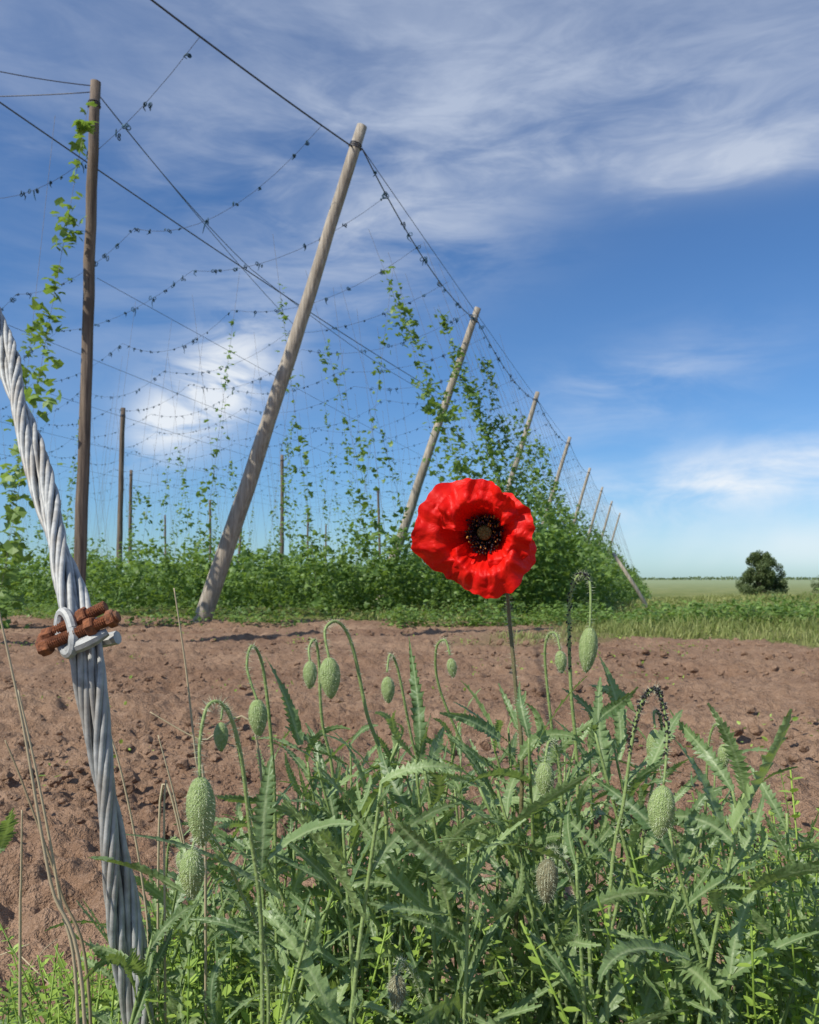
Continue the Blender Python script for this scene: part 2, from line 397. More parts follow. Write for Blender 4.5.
# ---------------------------------------------------------------- hops
strings=MB();LP=[];LS=[];LT=[]
def bine(base,top,hfrac,dens,width,size,tshift=0,pw=1.25):
    base=Vector(base);top=Vector(top);ln=(top-base).length
    strings.tube([base,top],.0028 if base.y<25 else .0036,3,cap=False)
    n=int(dens*ln*hfrac)
    ph=rw.uniform(0,6);f1=rw.uniform(1.6,3.2)
    for k in range(n):
        t=hfrac*(rw.random()**pw)
        clump=.2+.95*abs(math.sin(t*ln*f1+ph))**1.3
        if rw.random()>clump: continue
        w=width*(1-.75*t/hfrac)*(.3+clump)
        p=base.lerp(top,t)+Vector((rw.gauss(0,w),rw.gauss(0,w),rw.gauss(0,.08)))
        LP.append(p);LS.append(size*rw.uniform(.6,1.25)*(1-.35*t/hfrac));LT.append(min(1,max(0,rw.uniform(.05,.9)+tshift)))
bine((-5.25,10.35,0),(-3.72,9.6,6.4),.97,42,.13,.185,.35,1)
bine((-5.3,10.6,0),(-4.5,10.4,6.5),.6,40,.14,.18,.3,1)
bine((-5.5,10.2,0),(-5.3,10.4,6.5),.4,60,.18,.17,.3)
y=13.2
while y<76:
    ex=edge_x(y);dn=72 if y<30 else 46
    hf=rw.choice([.45,.6,.7,.9,.6,.4]) if y<36 else rw.uniform(.4,.75)
    bx=ex+1.5+rw.uniform(-.2,.2)
    bine((bx,y,T(bx,y)),(ex-.7,y+.1,6.3),hf,dn,.21,.16 if y<30 else .21)
    bx=ex+2.5+rw.uniform(-.2,.3)
    bine((bx,y+.4,T(bx,y)),(ex+.2,y+.6,6.3),rw.uniform(.22,.42),dn*1.3,.28,.155 if y<30 else .21)
    y+=.95 if y<30 else 1.3
for (y,bu,tu,hf,dd_) in [(17.4,545,438,.97,110),(18.2,560,470,.85,95),(16.6,470,400,.55,44),(19.5,575,500,.68,85),(15.5,400,305,.8,46),(16.2,430,340,.55,46),(24,590,520,.75,80),(17.8,530,455,.7,80)]:
    bine((y*(bu-409.5)/F,y,T(0,y)),(y*(tu-409.5)/F,y+.1,6.5),hf,dd_,.19,.165,.1,1.2)
for r_i in range(0,15):
    off=-1.6-r_i*3.0
    y=13.5+max(0,-(edge_x(15)+off)-1)*.55
    while y<74:
        ex=edge_x(y)+off
        if abs(ex/y)<.62:
            hf=rw.choice([.3,.4,.5,.65,.85]) if rw.random()<.5 else rw.uniform(.15,.35)
            lean=rw.choice([-.8,.8])
            bine((ex,y,T(ex,y)),(ex-lean,y+.1,6.35),hf,(38 if y<30 else 24),.12,.14 if y<30 else .2,.1)
        y+=1.25 if y<30 else 2.0
strings.obj('hop_strings',[M['stringm']])
n=105000
yy=13+ (rng.uniform(0,1,n)**1.7)*55;uu=rng.uniform(-.62,.34,n);xx=uu*yy
ys=13.0+np.maximum(0,-xx-1)*.5+1.6*(fbm(xx*.8,xx*0,2,5)-.5)
keep=(yy>ys)&(xx<edge_x(yy)+2.9+.8*(fbm(yy*.9,yy*0,2,15)-.5))
xx=xx[keep];yy=yy[keep];n=len(xx)
hmax=.2+1.55*fbm(xx*1.3,yy*.9,3,8)**1.2
zz=terrain(xx,yy)+hmax*np.sqrt(rng.uniform(0,1,n))*1.15
P=np.concatenate([np.stack([xx,yy,zz],1),np.array([q[:] for q in LP])])
SZ=np.concatenate([rng.uniform(.06,.13,n)*(1+.012*(yy-13)),np.array(LS)])
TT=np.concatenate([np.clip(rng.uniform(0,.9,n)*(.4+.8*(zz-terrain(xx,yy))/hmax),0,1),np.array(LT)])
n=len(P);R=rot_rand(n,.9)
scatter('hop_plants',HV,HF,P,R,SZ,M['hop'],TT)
# ---------------------------------------------------------------- tree and distant hedge
def tree(px,py,w,h,nl,seed,name='tree'):
    r=random.Random(seed);root=empty(name);z0=T(px,py);mb=MB()
    mb.tube([(px,py,z0-.2),(px+.05,py,z0+h*.2),(px-.1,py,z0+h*.6)],[w*.03,w*.02,w*.008],8)
    cl=[]
    for k in range(100):
        a=r.uniform(0,6.28);e=r.random()**1.15;rr_=r.uniform(.2,1)
        prof=math.sqrt(max(.03,1-e**2.2))*(.86+.14*math.sin(3*a+seed))
        c=Vector((px+math.cos(a)*rr_*w*.44*prof,py+math.sin(a)*rr_*w*.44*prof,z0+h*.04+e*h*.84))
        cl.append((c,r.uniform(.05,.09)*w))
        if k%3==0: mb.tube([(px,py,z0+h*.1),((px+c.x)/2,(py+c.y)/2,(z0+h*.15+c.z)/2),c],[w*.008,w*.005,w*.002],5)
    mb.obj('trunk_and_limbs',[M['woodb']],parent=root)
    P=[];TTt=[]
    for k in range(nl):
        c,rad=r.choice(cl);d=Vector((r.gauss(0,1),r.gauss(0,1),r.gauss(0,1)));d.normalize();d*=rad*r.random()**.35
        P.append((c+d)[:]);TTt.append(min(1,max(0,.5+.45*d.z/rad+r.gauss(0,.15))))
    P=np.array(P);P[:,2]=np.maximum(P[:,2],z0+.05);n=len(P)
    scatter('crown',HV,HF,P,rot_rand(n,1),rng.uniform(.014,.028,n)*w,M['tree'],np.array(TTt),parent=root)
tree(34.3,80,6.2,4.7,24000,1,'round_bush')
tree(50.5,100,4.0,2.4,5000,2,'round_bush')
n=5000
xx=rng.uniform(60,330,n);yy=rng.uniform(395,405,n)
hh=.6+1.6*fbm(xx*.05,xx*0,3,4)**2
scatter('distant_hedge',HV,HF,np.stack([xx,yy,terrain(xx,yy)+hh*rng.uniform(0,1,n)],1),rot_rand(n,1),rng.uniform(.5,1.0,n),M['tree'],rng.uniform(.5,1,n))
# ---------------------------------------------------------------- steel guy cable with clamp
guy=empty('steel_guy_cable')
Cc=S(84,636,.58)
Ctop=outp-Vector((0,0,.25))
mid=S(-8,303,.90)
low=S(134,990,.585);gnd=low+(low-Cc).normalized()*0.38
axis_pts=[gnd,low,Cc,mid,mid+(Ctop-mid)*.25,Ctop]
def resample(pts,step):
    out=[]
    for a,b_ in zip(pts[:-1],pts[1:]):
        n=max(1,int((b_-a).length/step))
        for i in range(n): out.append(a.lerp(b_,i/n))
    out.append(pts[-1]);return out
def smoothpts(pts,it=6):
    for _ in range(it):
        pts=[pts[0]]+[(pts[i-1]+pts[i]*2+pts[i+1])/4 for i in range(1,len(pts)-1)]+[pts[-1]]
    return pts
near=smoothpts(resample(axis_pts[:5],.006),30)
near=[p for p in near if p.z<2.2]
mb=MB()
Lc=0;prev=near[0];arc=[]
for p in near: Lc+=(p-prev).length;arc.append(Lc);prev=p
ci=min(range(len(near)),key=lambda i:(near[i]-Cc).length);sc_=arc[ci]
rr0=random.Random(4)
for rope in (0,1):
    for wi in range(7):
        pts=[];jit=rr0.uniform(-.25,.25);jr=rr0.uniform(.9,1.15)
        for i,p in enumerate(near):
            t=(near[min(i+1,len(near)-1)]-near[max(i-1,0)]).normalized()
            u=t.cross(Vector((0,1,0))).normalized();w=t.cross(u)
            ds=arc[i]-sc_
            spread=.0054+.0006*math.sin(ds*21)
            wa=2*math.pi*ds/.42+.5
            cc_=p+(u*math.cos(wa)+w*math.sin(wa))*spread*(1 if rope else -1)
            ph=ds*2*math.pi/.19+wi*2*math.pi/6+rope*.4+jit
            rr_=.0044*jr if wi<6 else 0
            pts.append(cc_+(u*math.cos(ph)+w*math.sin(ph))*rr_)
        mb.tube(pts,.0022,8,cap=True)
mb.obj('cable_strands',[M['steel']],parent=guy)
mb=MB();mb.tube([near[-1],near[-1].lerp(Ctop,.5)-Vector((0,0,.05)),Ctop],.009,8);mb.obj('cable_upper_run',[M['steel']],parent=guy)
mb=MB()
ta=(near[ci+6]-near[ci-6]).normalized();ua=ta.cross(Vector((0,1,0))).normalized()
if ua.x<0: ua=-ua
fa=ua.cross(ta).normalized()
if fa.y>0: fa=-fa
def L3(a,b_,c_): return Cc+ua*a+ta*b_+fa*c_
mb.cm=1
pts=[L3(-.006+.0065*math.cos(a),.001+.0155*math.sin(a),.0135+.0035*math.cos(a)) for a in [2*math.pi*i/24 for i in range(25)]]
mb.tube(pts,.0036,9,cap=False)
pts=[L3(-.008+.030*t,-.0110-.002*math.sin(math.pi*t)+.003*t,.0125+.002*math.sin(math.pi*t)) for t in [i/12 for i in range(13)]]
mb.tube(pts,[.0030,.0036,.004,.0044,.0046,.0047,.0047,.0047,.0046,.0043,.0038,.0034,.0028],9)
pts=[L3(-.016+.034*t,.002-.006*t,-.0135-.002*math.sin(math.pi*t)) for t in [i/8 for i in range(9)]]
mb.tube(pts,.005,8)
mb.cm=0
def threaded(a,b_,r):
    a=Vector(a);b_=Vector(b_);n=int((b_-a).length/.00075);pts=[];rad=[]
    for i in range(n+1):
        pts.append(a.lerp(b_,i/n));rad.append(r*(1.09 if i%2 else .84))
    mb.tube(pts,rad,12)
def nut(c_,ax,r,h,rot=.3):
    ax=ax.normalized();u=ax.cross(ta).normalized();w=ax.cross(u);V=[];Fc=[]
    for (q,s_) in ((-1,.86),(-.7,1),(.7,1),(1,.86)):
        for k in range(6):
            a=math.pi*k/3+rot;V.append(c_+ax*(q*h/2)+(u*math.cos(a)+w*math.sin(a))*r*s_)
    for q in range(3):
        for k in range(6):Fc.append((q*6+k,q*6+(k+1)%6,(q+1)*6+(k+1)%6,(q+1)*6+k))
    Fc.append((5,4,3,2,1,0));Fc.append((18,19,20,21,22,23));mb.add(V,Fc)
for off,sl,cz,ext in ((.0085,-.001,.0135,.025),(-.0005,-.004,.018,.034)):
    a=L3(-.020,off-.003,cz-.003);e=L3(ext,off+sl+.003,cz)
    threaded(a,e,.0040)
    nut(a.lerp(e,.62),e-a,.0070,.0065,.3+off*30)
    if sl<-.002: nut(a.lerp(e,.90),e-a,.0064,.006,.8)
nut(L3(-.0195,.0045,.011),ua,.0056,.0075,.1)
nut(L3(-.0215,-.0045,.014),ua,.0060,.0075,.6)
mb.tube([L3(-.0235,.006,.009),L3(-.026,.000,.011),L3(-.024,-.006,.013)],.0040,9)
clamp=mb.obj('rusty_u_bolt_clamp',[M['rust'],M['steel']],smooth=False,parent=guy)
# ---------------------------------------------------------------- poppy flower
flower=empty('poppy_flower')
FC=S(488,531,.615)
ax=Vector((-.26,-1,-.14)).normalized()
fx=ax.cross(Vector((0,0,1))).normalized()
if fx.x<0: fx=-fx
fz=fx.cross(ax).normalized()
if fz.z<0: fz=-fz
def petal(mb,ang,half,R,H,zoff,seed,curl=0,lip=0):
    r=random.Random(seed);nu,nv=96,56;V=[];Ti=[];Ri=[];Fc=[]
    ph=[r.uniform(0,6.28) for _ in range(8)]
    for i in range(nu+1):
        q=-1+2*i/nu;al=ang+q*half
        Ro=R*(1-.24*abs(q)**3.5)*(1+.035*math.sin(4*q+ph[0])+.022*math.sin(9*q+ph[1])+.014*math.sin(19*q+ph[2])+.009*math.sin(41*q+ph[6]))
        for j in range(nv+1):
            s=j/nv
            wall=.43*math.sin(min(1,s/.42)*math.pi/2)
            rho=Ro*(wall+.57*max(0,(s-.25)/.75)**1.45)
            sp=min(1,s/.68)
            h=H*(sp*sp*(3-2*sp))**.95*(1-.12*abs(q)**2)
            e=s**2.6
            h+=e*(.0046*math.sin(4*q+ph[3])+.0026*math.sin(11*q+ph[4]+3*s)+.0012*math.sin(25*q+ph[5]+5*s))
            h-=curl*R*max(0,s-.62)**1.35*(1+.45*math.sin(4*q+ph[7]))
            rho+=lip*R*max(0,s-.75)*.3
            wx=float(vnoise(al*4+seed*7,s*4,seed+3));wy=float(vnoise(al*9+seed*3+2*s,s*8,seed+9))
            cr=s*(.0050*(wx-.5)+.0028*(abs(wy-.5)-.2))
            p=FC+(fx*math.cos(al)+fz*math.sin(al))*(rho+s*.0018*(wy-.5))+ax*(h+zoff*(.3+s)+cr)
            V.append(p);Ti.append((al+7)/14.0);Ri.append(s)
    for i in range(nu):
        for j in range(nv):
            a=i*(nv+1)+j;Fc.append((a,a+nv+1,a+nv+2,a+1))
    mb.add(V,Fc,Ti,Ri)
mb=MB()
d=math.radians
petal(mb,d(172),d(80),.0490,.034,-.0022,1,curl=.42)
petal(mb,d(-2),d(76),.0370,.034,-.0018,2,curl=.20)
petal(mb,d(96),d(74),.0375,.038,.0008,3,curl=.22)
petal(mb,d(-80),d(74),.0440,.033,.0016,4,curl=.95,lip=.3)
mb.obj('petals',[M['petal']],parent=flower)
mb=MB()
pts=[FC+ax*t for t in (0,.003,.008,.0155,.017,.0175)]
mb.tube(pts,[.0025,.004,.0048,.0044,.0056,.004],14)
for k in range(10):
    a=2*math.pi*k/10;mb.tube([FC+ax*.0177,FC+ax*.0177+(fx*math.cos(a)+fz*math.sin(a))*.0052],.0005,4)
mb.obj('ovary',[M['ovary']],parent=flower)
mb=MB();r=random.Random(3)
tvn,tfn=rough_ball(2,1)
for k in range(300):
    a=r.uniform(0,6.283);rad=r.uniform(.0065,.0150)*(1+.12*math.sin(a*3));h=r.uniform(.014,.023)
    dr=fx*math.cos(a)+fz*math.sin(a);tip=FC+dr*rad+ax*h
    mb.cm=0
    mb.tube([FC+dr*.003+ax*.001,FC+dr*(rad*.6)+ax*h*.45,tip],.00022,3,cap=False)
    mb.cm=0 if r.random()<.74 else 1
    q=Matrix.Rotation(r.uniform(0,6),3,'X')@Matrix.Rotation(r.uniform(0,6),3,'Z')
    mb.add([tip+q@Vector((v[0]*.0007,v[1]*.0007,v[2]*.0018)) for v in tvn],tfn.tolist())
m_y=simple('pollen',(.46,.2,.03),.8,plain=True)
mb.obj('stamens',[M['anther'],m_y],parent=flower)
# ---------------------------------------------------------------- hairy stems, buds
def bez(pts,n=10):
    P=[pts[0]]+list(pts)+[pts[-1]];out=[]
    for i in range(1,len(P)-2):
        a,b_,c_,d_=P[i-1],P[i],P[i+1],P[i+2]
        for k in range(n):
            t=k/n;out.append(.5*((2*b_)+(c_-a)*t+(2*a-5*b_+4*c_-d_)*t*t+(3*b_-a-3*c_+d_)*t**3))
    out.append(pts[-1]);return out
def hairs(mb,pts,rad,n,L,r):
    for k in range(n):
        i=r.randrange(1,len(pts)-1);t=(pts[i+1]-pts[i-1]).normalized()
        p=pts[i].lerp(pts[i+1],r.random())
        dd=Vector((r.gauss(0,1),r.gauss(0,1),r.gauss(0,1)));dd=(dd-t*dd.dot(t))
        if dd.length<1e-3: continue
        dd.normalize();dd=(dd+t*r.uniform(-.2,.35)).normalized();s=dd.cross(t).normalized()*.00011
        a=p+dd*rad*.8;l=L*r.uniform(.6,1.3)
        mb.add([a-s,a+s,a+dd*l],[(0,1,2)])
        s=t*.00011;mb.add([a-s,a+s,a+dd*l],[(0,1,2)])
def bud_obj(spec,y,c,length,old=False,tilt=0,dy=.03,aph=None,rs=.0012,wid=.5):
    r=random.Random(int(c[0]*7+c[1]*13))
    mb=MB();n=len(spec)
    pts=[S(u,v,y+dy*(1-i/(n-1))) for i,(u,v) in enumerate(spec)]
    g=pts[0].copy();g.z=T(g.x,g.y)-.01;g.x+=r.uniform(-.02,.02)
    pts=bez([g,g.lerp(pts[0],.5)+Vector((r.uniform(-.01,.01),0,0))]+pts,9)
    mb.cm=0
    rr_=[rs*(1.3-.55*i/len(pts)) for i in range(len(pts))]
    mb.tube(pts,rr_,8,tint=r.uniform(.3,.8))
    bc=S(c[0],c[1],y);endp=pts[-1]
    bd=(bc-endp);bd=bd.normalized() if bd.length>1e-4 else Vector((0,0,-1))
    sd=bd.cross(Vector((0,1,0))).normalized();fd=bd.cross(sd)
    start=bc-bd*length*.5;nl,nn=26,26;V=[];Fc=[];Tn=[]
    for i in range(nl+1):
        t=i/nl;rr0=length*wid*.5*(math.sin(math.pi*(t**.82))**.62 if 0<t<1 else 0)
        for j in range(nn):
            a=2*math.pi*j/nn
            seam=1-.05*max(0,math.cos(2*a+.6))**14*1.6
            bump_=1+.022*r.uniform(-1,1)
            V.append(start+bd*length*t+(sd*math.cos(a)+fd*math.sin(a))*rr0*seam*bump_);Tn.append(min(1,max(0,.5+r.uniform(-.35,.35))))
    for i in range(nl):
        for j in range(nn):Fc.append((i*nn+j,i*nn+(j+1)%nn,(i+1)*nn+(j+1)%nn,(i+1)*nn+j))
    mb.cm=1;mb.add(V,Fc,Tn)
    mb.cm=2
    for k in range(330):
        v=V[r.randrange(nn,len(V)-nn)];t=(v-start).dot(bd);dd=(v-(start+bd*t)).normalized()+bd*r.uniform(-.1,.6)
        dd.normalize();l=r.uniform(.0015,.0034);s=dd.cross(bd).normalized()*.00012
        mb.add([v-s,v+s,v+dd*l],[(0,1,2)])
    hairs(mb,pts,rs,420,.0035,r)
    if aph:
        mb.cm=3
        for k in range(aph[2]):
            i=r.randrange(int(aph[0]*len(pts)),int(aph[1]*len(pts)));p=pts[i].lerp(pts[min(i+1,len(pts)-1)],r.random())
            dd=Vector((r.gauss(0,1),r.gauss(0,1),r.gauss(0,.4))).normalized();s_=r.uniform(.0005,.0011);q=p+dd*(rs+s_*.5)
            mb.add([q+Vector((v_[0]*s_,v_[1]*s_,v_[2]*s_*1.5)) for v_ in tvn],tfn.tolist())
    mb.obj('poppy_bud',[M['stem'],M['budold'] if old else M['bud'],M['hair'],M['aphid']])
bud_obj([(578,800),(571,690),(569,620),(572,588),(581,574),(590,584),(590,628)],.60,(588,650),.034,aph=(.4,.85,130),wid=.40)
bud_obj([(385,800),(366,710),(352,645),(338,622),(325,630),(329,658)],.56,(330,678),.029)
bud_obj([(335,800),(322,720),(319,662),(315,640),(309,648),(310,662)],.66,(310,675),.023)
bud_obj([(275,830),(272,750),(263,668),(252,646),(247,668),(257,700)],.60,(258,718),.028)
bud_obj([(262,960),(250,830),(239,745),(224,706),(208,706),(200,740),(200,777)],.40,(201,812),.035,wid=.42,rs=.0010)
bud_obj([(268,985),(240,890),(215,840),(200,828),(192,850)],.43,(192,874),.027,rs=.0009)
bud_obj([(262,880),(246,790),(232,720),(224,706),(221,720)],.66,(221,737),.024)
bud_obj([(556,900),(562,810),(557,750),(549,742),(545,762)],.56,(545,780),.025)
bud_obj([(610,900),(624,800),(634,730),(645,697),(658,691),(667,730),(664,784)],.47,(661,812),.031,wid=.48,rs=.001,aph=(.45,.92,260))
bud_obj([(640,880),(650,800),(661,742),(660,716),(654,712),(655,728)],.66,(655,750),.034,wid=.4,aph=(.3,.8,110))
bud_obj([(590,960),(575,890),(560,855),(550,850),(548,862)],.50,(547,881),.027,old=True)
bud_obj([(430,1040),(420,990),(408,965),(399,962),(397,975)],.50,(397,992),.022,old=True)
bud_obj([(430,820),(412,740),(398,670),(390,655),(387,672)],.72,(388,690),.024)
bud_obj([(505,830),(470,760),(440,690),(436,650),(445,640),(450,655)],.74,(452,668),.018)
bud_obj([(560,800),(552,730),(545,660),(548,636),(556,634),(560,650)],.70,(561,662),.02)
bud_obj([(700,900),(705,820),(708,750),(714,726),(722,728),(724,742)],.74,(724,756),.022)
bud_obj([(160,960),(165,900),(168,850),(174,838),(180,842),(181,850)],.7,(182,862),.02)
mb=MB();r=random.Random(8)
att=FC-ax*.001
pts=bez([Vector((.085,.66,-.01)),Vector((.083,.655,.25)),S(522,780,.63),S(516,690,.632),S(510,625,.634),S(506,585,.632),att-ax*.008+Vector((.004,0,-.006)),att],9)
mb.tube(pts,[.0019-.0007*i/len(pts) for i in range(len(pts))],9);mb.cm=1;hairs(mb,pts,.0014,900,.004,r)
mb.obj('stem',[M['stemred'],M['hair']],parent=flower)
# ---------------------------------------------------------------- poppy foliage
def leaf(mb,base,dirv,L,W,droop,r,nseg=13,tooth=.5,fold=.35,tint=None):
    d0=Vector(dirv).normalized();nrm=Vector((0,0,1));side=d0.cross(nrm)
    if side.length<.05: side=Vector((r.gauss(0,1),r.gauss(0,1),0))
    side.normalize();side=(Quaternion(d0,r.gauss(0,.7))@side)
    cur=Vector(base);dd=d0.copy();step=L/nseg;cs=[];sd=[];nm=[]
    bendside=r.gauss(0,.05);tw=r.gauss(0,.08)
    for i in range(nseg+1):
        cs.append(cur.copy());sd.append(side.copy());nm.append(side.cross(dd).normalized())
        q=Quaternion(side,-droop/nseg*(.4+1.2*i/nseg));dd=(q@dd).normalized()
        dd=(dd+side*bendside).normalized();side=(side-dd*side.dot(dd)).normalized();side=Quaternion(dd,tw)@side
        cur=cur+dd*step
    tt=r.random() if tint is None else tint
    V=list(cs);Ti=[tt]*(nseg+1);Ri=[0.0]*(nseg+1);Fc=[]
    pk=r.uniform(.55,1.0)
    def wd(t): return W*(math.sin(math.pi*min(1,(.04+.96*t)**pk))**.9)+.0006
    for sgn in (1,-1):
        notch=[];tip=[]
        for i in range(nseg+1):
            t=i/nseg;w=wd(t)*(1-tooth*r.uniform(.7,1.15))
            notch.append(len(V));V.append(cs[i]+sd[i]*sgn*w+nm[i]*w*fold);Ti.append(tt);Ri.append(.8)
        for i in range(nseg):
            t=(i+.85)/nseg;w=wd(min(1,t))*r.uniform(.75,1.2);c_=cs[i].lerp(cs[i+1],1.0)
            wob=r.gauss(0,.16)*w
            tip.append(len(V));V.append(c_+sd[i]*sgn*w+nm[i]*(w*fold*.7+wob));Ti.append(tt);Ri.append(1)
        for i in range(nseg):
            tri=[(i,notch[i],tip[i]),(i,tip[i],i+1),(i+1,tip[i],notch[i+1])]
            if sgn<0: tri=[t_[::-1] for t_ in tri]
            Fc+=tri
    mb.add(V,Fc,Ti,Ri)
lim_u=[60,110,200,270,330,450,560,660,720,780,840,900];lim_v=[960,910,850,765,720,710,710,722,750,785,815,840]
mb=MB();r=random.Random(21)
stems=[]
for k in range(170):
    y=r.uniform(.47,1.02);u=r.uniform(105,890)
    if y<.56 and r.random()<.5: y+=.2
    v=float(np.interp(u,lim_u,lim_v))+abs(r.gauss(0,75))+r.uniform(-5,30)
    if k>=115: v=max(v,float(np.interp(u,lim_u,lim_v))+r.uniform(110,250));y=r.uniform(.45,.8)
    top=S(u,v,y)
    if top.z<.1: continue
    b0=Vector((top.x+r.gauss(0,.07),top.y+r.gauss(0,.04)+.02,0))
    stems.append((b0,top,y))
for b0,top,y in stems:
    mid_=b0.lerp(top,.55)+Vector((r.gauss(0,.03),r.gauss(0,.02),0));pts=bez([b0,mid_,top],9)
    mb.cm=1;mb.tube(pts,[.0021-.0012*i/len(pts) for i in range(len(pts))],7,tint=r.uniform(.2,.8))
    mb.cm=2;hairs(mb,pts,.0014,80,.003,r)
    a=r.uniform(0,6.28);nlv=r.randint(10,14)
    mb.cm=0
    for q in range(nlv):
        t=.3+.7*q/(nlv-1);p=pts[min(len(pts)-1,int(t*(len(pts)-1)))]
        a+=2.4+r.gauss(0,.4);inc=r.uniform(.45,1.35)*(1.15-.35*t)
        dv_=Vector((math.cos(a)*math.sin(inc),math.sin(a)*math.sin(inc),math.cos(inc)))
        L=r.uniform(.055,.115)*(1.15-.45*t**3)
        if (p.y+dv_.y*L)<.40: L*=.5
        leaf(mb,p,dv_,L,min(.0085,L*r.uniform(.045,.085)),r.uniform(-.1,1.3),r,nseg=r.randint(14,20),tooth=r.uniform(.35,.62))
for (a_,b_,y1,y2,W,dr,tn) in [((733,830),(797,712),.50,.47,.0115,-.25,.95),((722,830),(690,735),.52,.55,.007,.2,.5),
    ((90,858),(185,892),.44,.41,.0055,.3,.35),((268,860),(345,800),.42,.44,.006,.4,.6),((262,870),(262,760),.45,.46,.0055,.1,.4),
    ((280,900),(150,820),.44,.46,.0055,.3,.4),((470,890),(380,830),.45,.43,.006,.4,.3),((560,860),(470,845),.47,.45,.006,.5,.4),
    ((420,760),(424,640),.60,.62,.0055,.1,.25),((300,745),(280,655),.62,.63,.0055,.1,.3),((690,960),(560,930),.45,.43,.007,.6,.3),
    ((740,900),(819,860),.50,.48,.0085,.5,.5),((0,850),(25,805),.5,.48,.006,.3,.25),((-30,900),(22,815),.5,.48,.007,.3,.2),
    ((500,740),(447,700),.58,.57,.0055,.2,.4),((620,760),(633,660),.6,.62,.0055,.1,.5),((520,760),(545,690),.6,.6,.005,.1,.6),
    ((500,750),(470,655),.62,.64,.0055,.1,.55),((640,720),(600,665),.64,.66,.005,.1,.6)]:
    A_=S(a_[0],a_[1],y1);B_=S(b_[0],b_[1],y2);dv_=(B_-A_)
    dv0=dv_.normalized()+Vector((0,0,dr*.4));leaf(mb,A_,dv0,dv_.length*1.05,W,dr,r,nseg=17,tooth=.32,tint=tn)
mb.obj('poppy_foliage',[M['poppyleaf'],M['stem'],M['hair']])
# ---------------------------------------------------------------- chickweed understory
mb=MB();r=random.Random(31)
P=[];RT=[];SC=[];TN=[]
def weedstem(x,y,h):
    lean=Vector((r.gauss(0,.3),r.gauss(0,.3),1)).normalized();p0=Vector((x,y,0));pts=[]
    for i in range(8):
        t=i/7;pts.append(p0+lean*h*t+Vector((math.sin(t*5+x*50)*.006,math.cos(t*4+y*40)*.006,0)))
    mb.tube(pts,.0007,4,tint=r.random())
    n=int(h/.012)
    for k in range(n):
        t=(.25+.75*k/n);i=min(6,int(t*7));p=pts[i].lerp(pts[i+1],t*7-i)
        for s in (0,1):
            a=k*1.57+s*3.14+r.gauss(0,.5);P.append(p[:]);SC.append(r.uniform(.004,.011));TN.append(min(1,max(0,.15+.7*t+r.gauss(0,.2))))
            el=r.uniform(-.1,.8);d_=Vector((math.cos(a)*math.cos(el),math.sin(a)*math.cos(el),math.sin(el)))
            sx=d_.cross(Vector((0,0,1))).normalized();nz=sx.cross(d_)
            RT.append([[sx.x,d_.x,nz.x],[sx.y,d_.y,nz.y],[sx.z,d_.z,nz.z]])
wl_u=[-60,0,60,130,200,300,420,560,700,760,820,880];wl_v=[945,965,965,905,880,865,930,950,880,790,765,765]
for k in range(1250):
    y=r.uniform(.48,1.15);u=r.uniform(-60,900)
    if 360<u<730 and r.random()<.75: continue
    vt=float(np.interp(u,wl_u,wl_v))+abs(r.gauss(0,45));h=CAM_H+y*(580-vt)/F
    if h<.05: continue
    weedstem(y*(u-409.5)/F,y,h*r.uniform(.8,1.02))
cw=empty('chickweed')
mb.obj('stalks',[M['weed']],parent=cw)
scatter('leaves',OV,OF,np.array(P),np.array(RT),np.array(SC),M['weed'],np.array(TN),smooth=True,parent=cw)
# ---------------------------------------------------------------- dry stalks
mb=MB();r=random.Random(5)
for spec,y in [([(205,830),(196,760),(186,670),(174,588)],.6),([(85,1030),(50,880),(22,720),(-6,590)],.45),([(78,1030),(60,900),(38,780),(18,690)],.5),
               ([(150,1000),(142,880),(118,760),(95,700)],.62),([(20,960),(21,880),(22,810)],.55),([(165,980),(164,820),(166,780)],.6),
               ([(90,1010),(60,890),(25,790),(5,740)],.55),([(260,760),(200,740),(150,712)],.7),([(160,800),(190,880),(175,800),(158,735)],.7),([(840,900),(790,850),(745,830)],.6)]:
    pts=[S(u,v,y) for u,v in spec];g=pts[0].copy();g.z=0
    pts=bez([g]+pts,8);mb.tube(pts,[.0013-.0008*i/len(pts) for i in range(len(pts))],5,tint=r.random())
for k in range(130):
    y=r.uniform(.6,1.3);x=r.uniform(-.75,.8)*y;h=r.uniform(.05,.22);l=Vector((r.gauss(0,.7),r.gauss(0,.7),1)).normalized()*h
    mb.tube([(x,y,0),Vector((x,y,0))+l*.5,Vector((x,y,-.2*h))+l],.0009,4,tint=r.random())
mb.obj('dry_grass_stalks',[M['straw']])
# ---------------------------------------------------------------- light and sky
sd_=Vector((-.66,-.46,.80)).normalized()
el=math.asin(sd_.z);az=math.atan2(sd_.x,sd_.y)
sun=bpy.data.lights.new('sun','SUN');sun.energy=5.0;sun.angle=math.radians(.5);sun.color=(1,.95,.86)
so=bpy.data.objects.new('sun',sun);scene.collection.objects.link(so);so.rotation_euler=sd_.to_track_quat('Z','Y').to_euler()
w=bpy.data.worlds.new('World');scene.world=w;w.use_nodes=True;nt=w.node_tree;nt.nodes.clear();b=NB(nt)
sky=b.n('ShaderNodeTexSky',sky_type='NISHITA');sky.sun_disc=False;sky.sun_elevation=el;sky.sun_rotation=az%(2*math.pi)
sky.air_density=1.0;sky.dust_density=.3;sky.ozone_density=2.5
tc=b.n('ShaderNodeTexCoord').outputs['Generated']
sp=b.n('ShaderNodeSeparateXYZ');b.l(tc,sp.inputs[0]);X_,Y_,Z_=sp.outputs
azn=b.m('ARCTAN2',X_,Y_)
